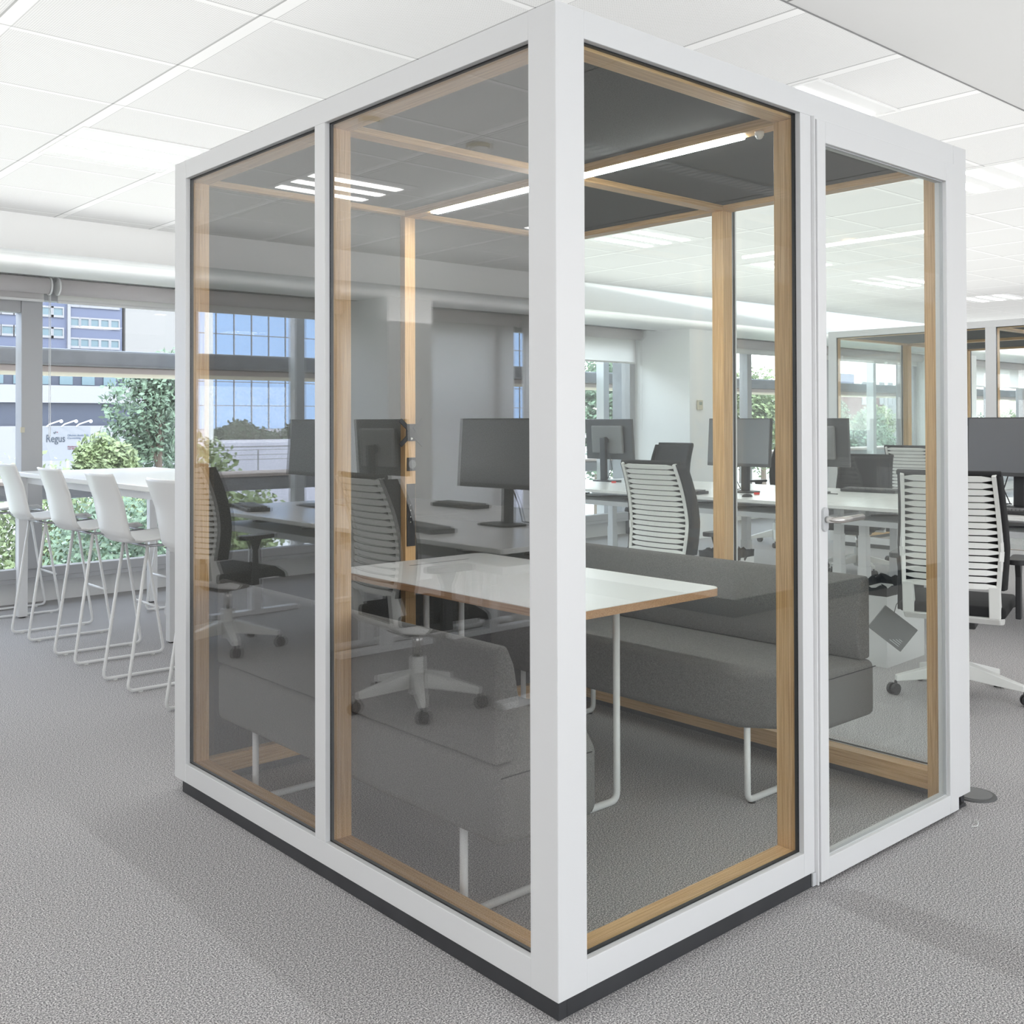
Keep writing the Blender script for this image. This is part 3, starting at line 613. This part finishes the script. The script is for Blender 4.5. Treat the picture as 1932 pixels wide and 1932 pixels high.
# ------------------------------------------------------------------ roller blinds
def blind(x0, x1, zb, label):
    t = thing('roller_blind', label, 'roller blind', wl((x0 + x1) / 2, 6.30, 2.345), WR, 'roller blinds')
    h = (x1 - x0) / 2 - .025
    MB().cyl((-h, 0, 0), (h, 0, 0), .058, seg=24).build('roller', 'blind', t, smooth=True)
    drop = 2.345 - zb
    MB().grid(lambda u, v: (-h + .01 + u * (2 * h - .02), .051, -drop + v * (drop + .02)), 2, 2).build('cloth', 'blind', t)
    bx(-h + .01, h - .01, .042, .060, -drop - .02, -drop).build('hem_bar', 'white', t, .003)
    for g in (-1, 1):
        b = MB(); b.cyl((g * (h + .004), 0, 0), (g * (h + .016), 0, 0), .066, seg=20); b.box(g * (h + .01) - .006, g * (h + .01) + .006, -.01, .06, .04, .076)
        b.build('bracket', 'white', t, smooth=False)
    MB().tube([(h + .01, -.03, -.05), (h + .01, -.03, -1.1)], .0022, 5).tube([(h + .01, .0, -.05), (h + .01, .0, -1.1), (h + .01, -.03, -1.12)], .0022, 5).build('chain', 'white', t)
    return t
for x0, x1, zb, lb in ((-3.28, -.66, 2.25, 'rolled up blind right of the left hand pillar, outside the picture'), (-.64, .985, 2.25, 'rolled up blind at the left edge of the picture'), (1.015, 2.33, 2.25, 'rolled up blind above the Regus sign view'),
        (2.82, 5.2, 2.25, 'rolled up blind behind the booth back wall'), (5.22, 6.6, 2.25, 'rolled up blind left of the half lowered one'), (6.62, 7.72, 2.03, 'short lowered blind beside the right hand pillar'),
        (8.2, 10.9, 2.24, 'rolled up blind just past the right hand pillar'), (10.92, 14.87, 2.24, 'rolled up blind second past the right hand pillar'), (15.38, 17.88, 1.95, 'partly lowered blind seen through the far booth'), (17.9, 20.45, 1.95, 'partly lowered blind farthest but one to the right'), (21.0, 25.9, 1.95, 'partly lowered blind farthest to the right'),
        (-5.33, -3.77, .35, 'fully lowered blind next to the left hand pillar'), (-7.4, -5.37, .35, 'fully lowered blind second from the left hand pillar'), (-9.0, -7.42, .35, 'fully lowered blind third from the left hand pillar')):
    blind(x0, x1, zb, lb)
# thermostat
th = thing('thermostat', 'small beige thermostat on the face of the right hand pillar', 'thermostat', wl(7.90, 5.596, 1.52), WR)
bx(-.045, .045, -.022, 0, -.055, .055).build('housing', 'beige', th, .004); bx(-.025, .028, -.0235, -.0222, .0, .035).build('display', 'dim', th)
# ------------------------------------------------------------------ ceiling fixtures
def lamp(label):
    t = thing('ceiling_light', label, 'ceiling light')
    f = MB(); f.box(-.30, .30, -.30, -.285, -.004, -.0005).box(-.30, .30, .285, .30, -.004, -.0005).box(-.30, -.285, -.285, .285, -.004, -.0005).box(.285, .30, -.285, .285, -.004, -.0005)
    f.build('frame', 'white', t)
    bx(-.285, .285, -.285, .285, -.0022, -.0008).build('reflector', 'reflector', t)
    for y in (-.17, 0, .17): bx(-.265, .265, y - .035, y + .035, -.0050, -.0026).build('tube_diffuser', 'tube', t)
    return t
l0 = lamp('x'); lx = [.245, 2.045, 3.845, 5.645, 7.445, 9.245, 11.6, 14, -1.355, -3.155, -4.955, 17]; i = 0
nm = {(.245, 3.12): 'above the stools, left of the booth', (2.045, .72): 'partly hidden above the booth door', (3.845, .72): 'right of the booth by the flat ceiling', (3.845, 3.12): 'over the near desk row'}
def where(x, y):
    if (x, y) in nm: return nm[(x, y)]
    d = {.72: 'flat ceiling row', 3.12: 'window row'}[y]
    return 'in the %s, %s' % (d, ('%s left of the booth' if x < 0 else '%s right of the booth') % {-1.355: 'first', -3.155: 'second', -4.955: 'third', 2.045: 'hidden', 5.645: 'first', 7.445: 'second', 9.245: 'third', 11.6: 'fourth', 14: 'fifth', 17: 'sixth', .245: 'hidden'}[x])
for x in lx:
    for y in (.72, 3.12):
        if x == .245 and y == .72: continue
        o = l0 if i == 0 else dup(l0); i += 1
        place(o, (x, y, HC), 0, 'recessed three tube light ' + where(x, y), 'recessed ceiling lights')
# more rows over the flat ceiling behind the camera
for x in (-4.9, -1.9, 2.2, 5.6, 9.0):
    for y in (-3.0, -6.0):
        o = dup(l0); place(o, (x, y, HC), 0, 'recessed three tube light %s in the flat ceiling behind the camera' % ('near' if y > -4 else 'far') + ', %s' % {-4.9: 'leftmost', -1.9: 'left', 2.2: 'middle', 5.6: 'right', 9.0: 'rightmost'}[x], 'recessed lights behind the camera')
def detector(x, y, r, label):
    t = thing('smoke_detector', label, 'smoke detector', (x, y, HC), 0, 'smoke detectors')
    MB().cyl((0, 0, 0), (0, 0, -.018), r, r * .98, 28).build('mounting_ring', 'beige', t, .002); MB().cyl((0, 0, -.018), (0, 0, -.045), r * .92, r * .7, 28).build('sensor_cap', 'detector', t, .003)
detector(.044 - 1.40, 1.95, .055, 'round smoke detector on the ceiling left of the booth'); detector(.044 - .80, 1.93, .045, 'small flat detector on the ceiling close to the booth edge'); detector(5.6, 1.75, .05, 'round smoke detector over the desks right of the booth')
v = thing('linear_air_vent', 'slotted air grille in the flat ceiling, right of the camera', 'air vent', (2.6, -1.6, HC)); 
bx(-.9, .9, -.07, .07, -.004, 0).build('vent_frame', 'silver', v); k = MB()
for q in range(30): k.box(-.86 + q * .058, -.83 + q * .058, -.055, .055, -.007, -.0042)
k.build('vent_slats', 'white', v)
# floor box, thread
fb = thing('floor_outlet', 'round grey floor outlet lid beside the right plinth end of the booth', 'floor outlet', (2.10, .03, 0))
MB().cyl((0, 0, .0), (0, 0, .006), .078, .074, 40).build('ring', 'puckm', fb, .001); MB().cyl((0, 0, .006), (0, 0, .008), .062, .062, 40).build('lid', 'greyp', fb)
o = MB().tube([(0, 0, .002), (.02, -.012, .004), (.05, .0, .003), (.075, .02, .002)], .0016, 6).build('loose_thread', 'stool', None, smooth=True); o.location = (1.80, -.10, 0); tag(o, 'short curved white thread lying on the carpet in front of the booth door', 'thread')
# ------------------------------------------------------------------ outside
g = -4.0
struct(bx(-200, 300, 8.3, 400, g - .5, g).build('ground_outside', 'asphalt'))
struct(bx(-60, 90, 9, 30, g, g + .03).build('lawn_outside', 'lawn'))
struct(bx(-200, 300, -60, -8.4, g - .5, g).build('ground_outside', 'asphalt'))
def fin(z0, z1, cap, label, x0=-40, x1=60):
    t = thing('concrete_sunshade', label, 'sunshade', WF, WR)
    bx(x0, x1, 2.25, 2.75, z0, z1).build('beam', 'concrete', t, .02)
    if cap < 0: bx(x0, x1, 2.32, 3.1, z0 - .055, z0 - .001).build('coping', 'pink', t, .01)
    else: bx(x0, x1, 2.22, 2.8, z1 + .001, z1 + .03).build('coping', 'pink', t, .01)
fin(1.815, 1.955, -1, 'long grey concrete sunshade crossing outside the windows at head height'); fin(.715, .84, 1, 'long grey concrete parapet beam outside the windows at table height')
for i, x in enumerate((-3.3, 7.85, 14.6, 2.45)):
    o = wb('steel_post', 'silver', x, x + .10, 7.0, 7.12, -4, 2.9); tag(o, 'bolted steel post outside the window wall, %s' % ('by the left hand pillar', 'by the right hand pillar', 'right of the far booth', 'behind the booth')[i], 'post', 'facade posts')
def facade(name, label, cat, x0, x1, y, z1, wall, rows, cols, ww, wh, sill, pitch, zz0, xx0, xp, pane='pane', depth=12, z0=-4):
    t = thing(name, label, cat, (x0, y, z0))
    bx(0, x1 - x0, 0, depth, 0, z1 - z0).build('wall', wall, t)
    for r in range(rows):
        for c in range(cols):
            x = xx0 + c * xp - x0; z = zz0 + r * pitch - z0
            f = MB(); b = .12 * ww
            f.box(x - b, x + ww + b, -.15, 0, z - b, z).box(x - b, x + ww + b, -.15, 0, z + wh, z + wh + b).box(x - b, x, -.15, 0, z, z + wh).box(x + ww, x + ww + b, -.15, 0, z, z + wh)
            fo = f.build('window', 'whitef', t); bx(x, x + ww, -.05, -.02, z, z + wh).build('pane', pane, fo)
    return t
# blue-grey office block seen over the stools
def at_px(px, y):      # world x of a bearing, used to stand outdoor things at their true distance
    d = F_ + R_ * ((px - 966) / 1981.67); k = (y - CP.y) / d.y; return CP.x + d.x * k
xa, xb_ = at_px(-60, 130), at_px(230, 130)
t = thing('office_block', 'blue grey office block with rows of white framed windows, beyond the Regus sign', 'building', (xa, 130, -4))
bx(0, xb_ - xa, 0, 12, 0, 33).build('wall', 'bluew', t)
cl = [(at_px(p, 130) - xa, .92) for p in (133, 152, 171, 190, 209)] + [(at_px(p, 130) - xa, 1.2) for p in (78, 98, 3, 27, -22)]
for r in range(5):
    z = 9.6 + 2.52 * r
    for c, (x, ww) in enumerate(cl):
        zz = z - (1.4 if c > 4 else 0); b = .16; f = MB(); wh = .84
        f.box(x - b, x + ww + b, -.15, 0, zz - .28, zz).box(x - b, x + ww + b, -.15, 0, zz + wh, zz + wh + .2).box(x - b, x, -.15, 0, zz, zz + wh).box(x + ww, x + ww + b, -.15, 0, zz, zz + wh)
        fo = f.build('window', 'whitef', t); bx(x, x + ww, -.05, -.02, zz, zz + wh).build('pane', 'pane', fo)
x = at_px(126, 130) - xa; bx(x, x + .35, -.3, 0, 0, 33).build('white_rib', 'whitef', t)
o = bx(0, 26, 0, 12, 0, 34).build('blank_gable_building', 'cream'); o.location = (at_px(232, 130) + .3, 130, -4); tag(o, 'plain cream gable wall right of the blue grey office block', 'building')
pd = thing('podium_building', 'low white podium with dark ribbon windows behind the Regus sign', 'building', (10, 92, -4))
bx(0, 60, 0, 20, 0, 5.0).build('wall', 'whitef', pd); bx(0, 60, .5, 20, 5.0, 7.0).build('ribbon_window', 'darkf', pd); bx(0, 60, 0, 20, 7.0, 8.5).build('parapet', 'whitef', pd); bx(0, 36, 1, 20, 8.5, 10.3).build('upper_window_band', 'darkf', pd)
for q in range(12):
    bx(12 + q * 1.9, 13.1 + q * 1.9, .9, .99, 8.6, 10.2).build('upper_pane', 'pane', pd)
sg = thing('sign_board', 'white Regus sign board on posts with three lamps above', 'sign', (at_px(80, 66), 66, -4))
bx(0, 2.95, 0, .12, 2.95, 5.08).build('board', 'signw', sg, .02)
for x in (.5, 1.5, 2.5): bx(x, x + .1, .05, .12, 0, 2.95).build('post', 'silver', sg)
for x in (.25, 1.15, 2.05):
    MB().tube([(x, 0, 5.06), (x + .1, -.2, 5.2), (x + .6, -.6, 5.42)], .04, 6).ball((x + .66, -.65, 5.38), .11, 2).build('sign_lamp', 'silver', sg)
def text(body, size, loc, mat, par, ext=.01):
    c = bpy.data.curves.new('lettering', 'FONT'); c.body = body; c.size = size; c.extrude = ext
    o = bpy.data.objects.new('lettering', c); COL.objects.link(o)
    bpy.context.view_layer.update(); me = bpy.data.meshes.new_from_object(o.evaluated_get(bpy.context.evaluated_depsgraph_get()))
    bpy.data.objects.remove(o); o = bpy.data.objects.new('lettering', me); COL.objects.link(o); me.materials.clear(); me.materials.append(MT[mat])
    o.parent = par; o.location = loc; o.rotation_euler = (math.pi / 2, 0, 0); return o
text('Regus', .66, (.20, -.02, 4.10), 'signt', sg).scale = (.74, 1, 1)
text('Oficinas desde 24h\nCo-working', .17, (1.5, -.02, 4.45), 'signl', sg); text('Alquileres\n+34 900 10 00 10', .14, (1.5, -.02, 3.75), 'signr', sg)
MB().ball((.88, -.03, 4.70), .04, 1).build('logo_dot', 'signr', sg); MB().tube([(.66, -.03, 4.70), (.72, -.03, 4.62), (.80, -.03, 4.74)], .02, 6).build('logo_mark', 'signt', sg)
def tree(loc, h, w, label, mat='leafa', n=2200, seed=1, dens=.2):
    n = int(n * 3); dens *= .55
    rnd = random.Random(seed)
    t = thing('tree', label, 'tree', loc, 0, 'trees outside the windows')
    m = MB(); blobs = []
    for k in range(9):
        a = rnd.random() * 6.28; r = rnd.random() ** .5 * w * .33; zz = h * (.42 + .5 * rnd.random()); f = 1 - .55 * (zz / h - .42) / .5
        blobs.append((Vector((math.cos(a) * r * f, math.sin(a) * r * f, zz)), w * (.20 + .12 * rnd.random()) * (.7 + .3 * f)))
    for k in range(n):
        c, r = blobs[k % len(blobs)]
        d = Vector((rnd.gauss(0, 1), rnd.gauss(0, 1), rnd.gauss(0, 1))).normalized() * r * (.55 + .5 * rnd.random()); p = c + d
        s = dens * (.6 + .8 * rnd.random()); u = Vector((rnd.gauss(0, 1), rnd.gauss(0, 1), rnd.gauss(0, 1))).normalized(); v_ = u.orthogonal().normalized()
        m.bm.faces.new([m.bm.verts.new(p + q) for q in (u * s, v_ * s * .6, -u * s, -v_ * s * .6)])
    m.build('foliage', mat, t)
    tr = MB(); tr.cyl((0, 0, 0), (0, 0, h * .6), w * .035, w * .02, 8)
    for c, r in blobs[:5]: tr.cyl((0, 0, h * .4), c, w * .015, w * .006, 6)
    tr.build('trunk', 'bark', t)
for px, y, h, w, sd, lb, mt_ in ((300, 42, 8.2, 6.0, 1, 'tall bushy green tree right of the Regus sign', 'leafa'), (205, 39, 5.2, 3.0, 2, 'smaller pointed tree just right of the Regus sign', 'leafb'), (362, 50, 7.0, 5, 3, 'green tree partly behind the booth corner post', 'leafa'),
        (1130, 26, 8.6, 7, 4, 'dense tree in the window left of the right hand pillar', 'leafa'), (1195, 30, 9.4, 7, 5, 'dense tree close to the right hand pillar', 'leafb'), (1400, 30, 8.0, 6, 6, 'yellowing tree in the narrow window past the pillar', 'leafb'), (1440, 36, 7, 6, 16, 'tree behind the yellowing one past the pillar', 'leafa'),
        (1568, 44, 7.0, 6, 7, 'green tree in the first window of the far booth view', 'leafa'), (1640, 36, 5.5, 6, 8, 'round tree in the second window of the far booth view', 'leafa'), (1652, 58, 6.5, 8, 9, 'pale tree behind the round one in the far booth view', 'leafb'), (1900, 60, 6, 8, 10, 'tree at the right edge above the monitor', 'leafb'), (1855, 66, 5.5, 7, 11, 'tree left of the one at the right edge', 'leafa')):
    tree((at_px(px, y), y, g), h, w, lb, mt_, 2400, sd, .17 + y * .0012)
def vx(px, y): return .044 - at_px(px, y)        # things seen only mirrored in the left pane stand left of the booth
for px, y, h, w, sd in ((420, 56, 4.5, 3.6, 21), (458, 58, 5.0, 4.2, 22), (505, 59, 4.7, 4.4, 23), (548, 61, 4.9, 4.0, 24), (590, 63, 5.2, 4.4, 25)):
    tree((vx(px, y), y, g), h, w, 'dark tree before the mirror glazed building, %s from the lamp post' % ('first', 'second', 'third', 'fourth', 'fifth')[sd - 21], 'leafd', 2200, sd, .22)
tree((vx(385, 20), 20, g), 4.75, 4, 'yellow green bush close below the windows, left of the booth', 'leafb', 2600, 31, .12); tree((vx(450, 17), 17, g), 3.7, 3.5, 'low yellow green shrub under the parapet beam', 'leafb', 2600, 32, .11)
tree((at_px(120, 24), 24, g), 3.4, 7, 'low shrub bed seen between the stool legs', 'leafb', 3000, 33, .13); tree((at_px(270, 20), 20, g), 3.0, 6, 'low shrub seen below the high table', 'leafa', 3000, 34, .12)
mg = thing('mirror_glazed_building', 'blue mirror glazed office building across the street, left of the booth', 'building', (-95, 74, -4))
bx(0, 88, 0, 10, 4.7, 24).build('glazing', 'mirrorg', mg)
k = MB()
for q in range(60): k.box(q * 1.5, q * 1.5 + .07, -.06, 0, 4.7, 24)
for q in range(11): k.box(0, 88, -.06, 0, 4.7 + q * 1.85, 4.76 + q * 1.85)
k.build('glazing_bars', 'whitef', mg); bx(0, 88, -.6, 10, 0, 4.7).build('base_wall', 'lav', mg)
k = MB()
for q in range(30): k.box(q * 3, q * 3 + .06, -.64, -.6, 0, 4.6)
k.box(0, 88, -.66, -.6, 3.5, 3.6); k.build('base_joint', 'greyp', mg)
rw = thing('retaining_wall', 'pale street side retaining wall with railing, left of the booth', 'wall', (-70, 45, -4)); bx(0, 66, 0, .4, 0, 4.45).build('wall_face', 'lav', rw); bx(0, 66, -.02, .0, 4.1, 4.14).build('wall_joint', 'greyp', rw)
k = MB()
for q in range(32): k.box(q * 2.05, q * 2.05 + .05, -.6, -.55, 0, 4.0)
for z in (3.5, 3.72, 3.96): k.box(0, 66, -.6, -.57, z, z + .03)
k.build('railing', 'greyp', rw)
lp = thing('lamp_post', 'slim pale lamp post outside, left of the booth', 'lamp post', (vx(394, 24), 24, -4)); MB().cyl((0, 0, 0), (0, 0, 11), .14, .09).build('post', 'silver', lp); MB().tube([(0, 0, 10.9), (.5, 0, 11.2), (1.2, 0, 11.2)], .05).build('lamp_arm', 'silver', lp)
rb = facade('brick_block', 'dark red brick flats with white windows, far right beyond the trees', 'building', at_px(1625, 110), at_px(1668, 110), 110, 7.5, 'brick', 4, 5, 1.6, 1.5, -1.5, 2.8, -1, at_px(1627, 110), 3.4, 'whitef')
o = bx(0, 40, 0, 10, 0, 11).build('white_block', 'whitef'); o.location = (at_px(1670, 112), 112, -4); tag(o, 'long pale building right of the brick flats', 'building')
bh = facade('blue_office_block', 'distant blue and white office building at the far right', 'building', at_px(1540, 190), at_px(1612, 190), 190, 17, 'bluew', 3, 8, 6, 1.6, 4, 4, 0, at_px(1541, 190), 8, 'pane')
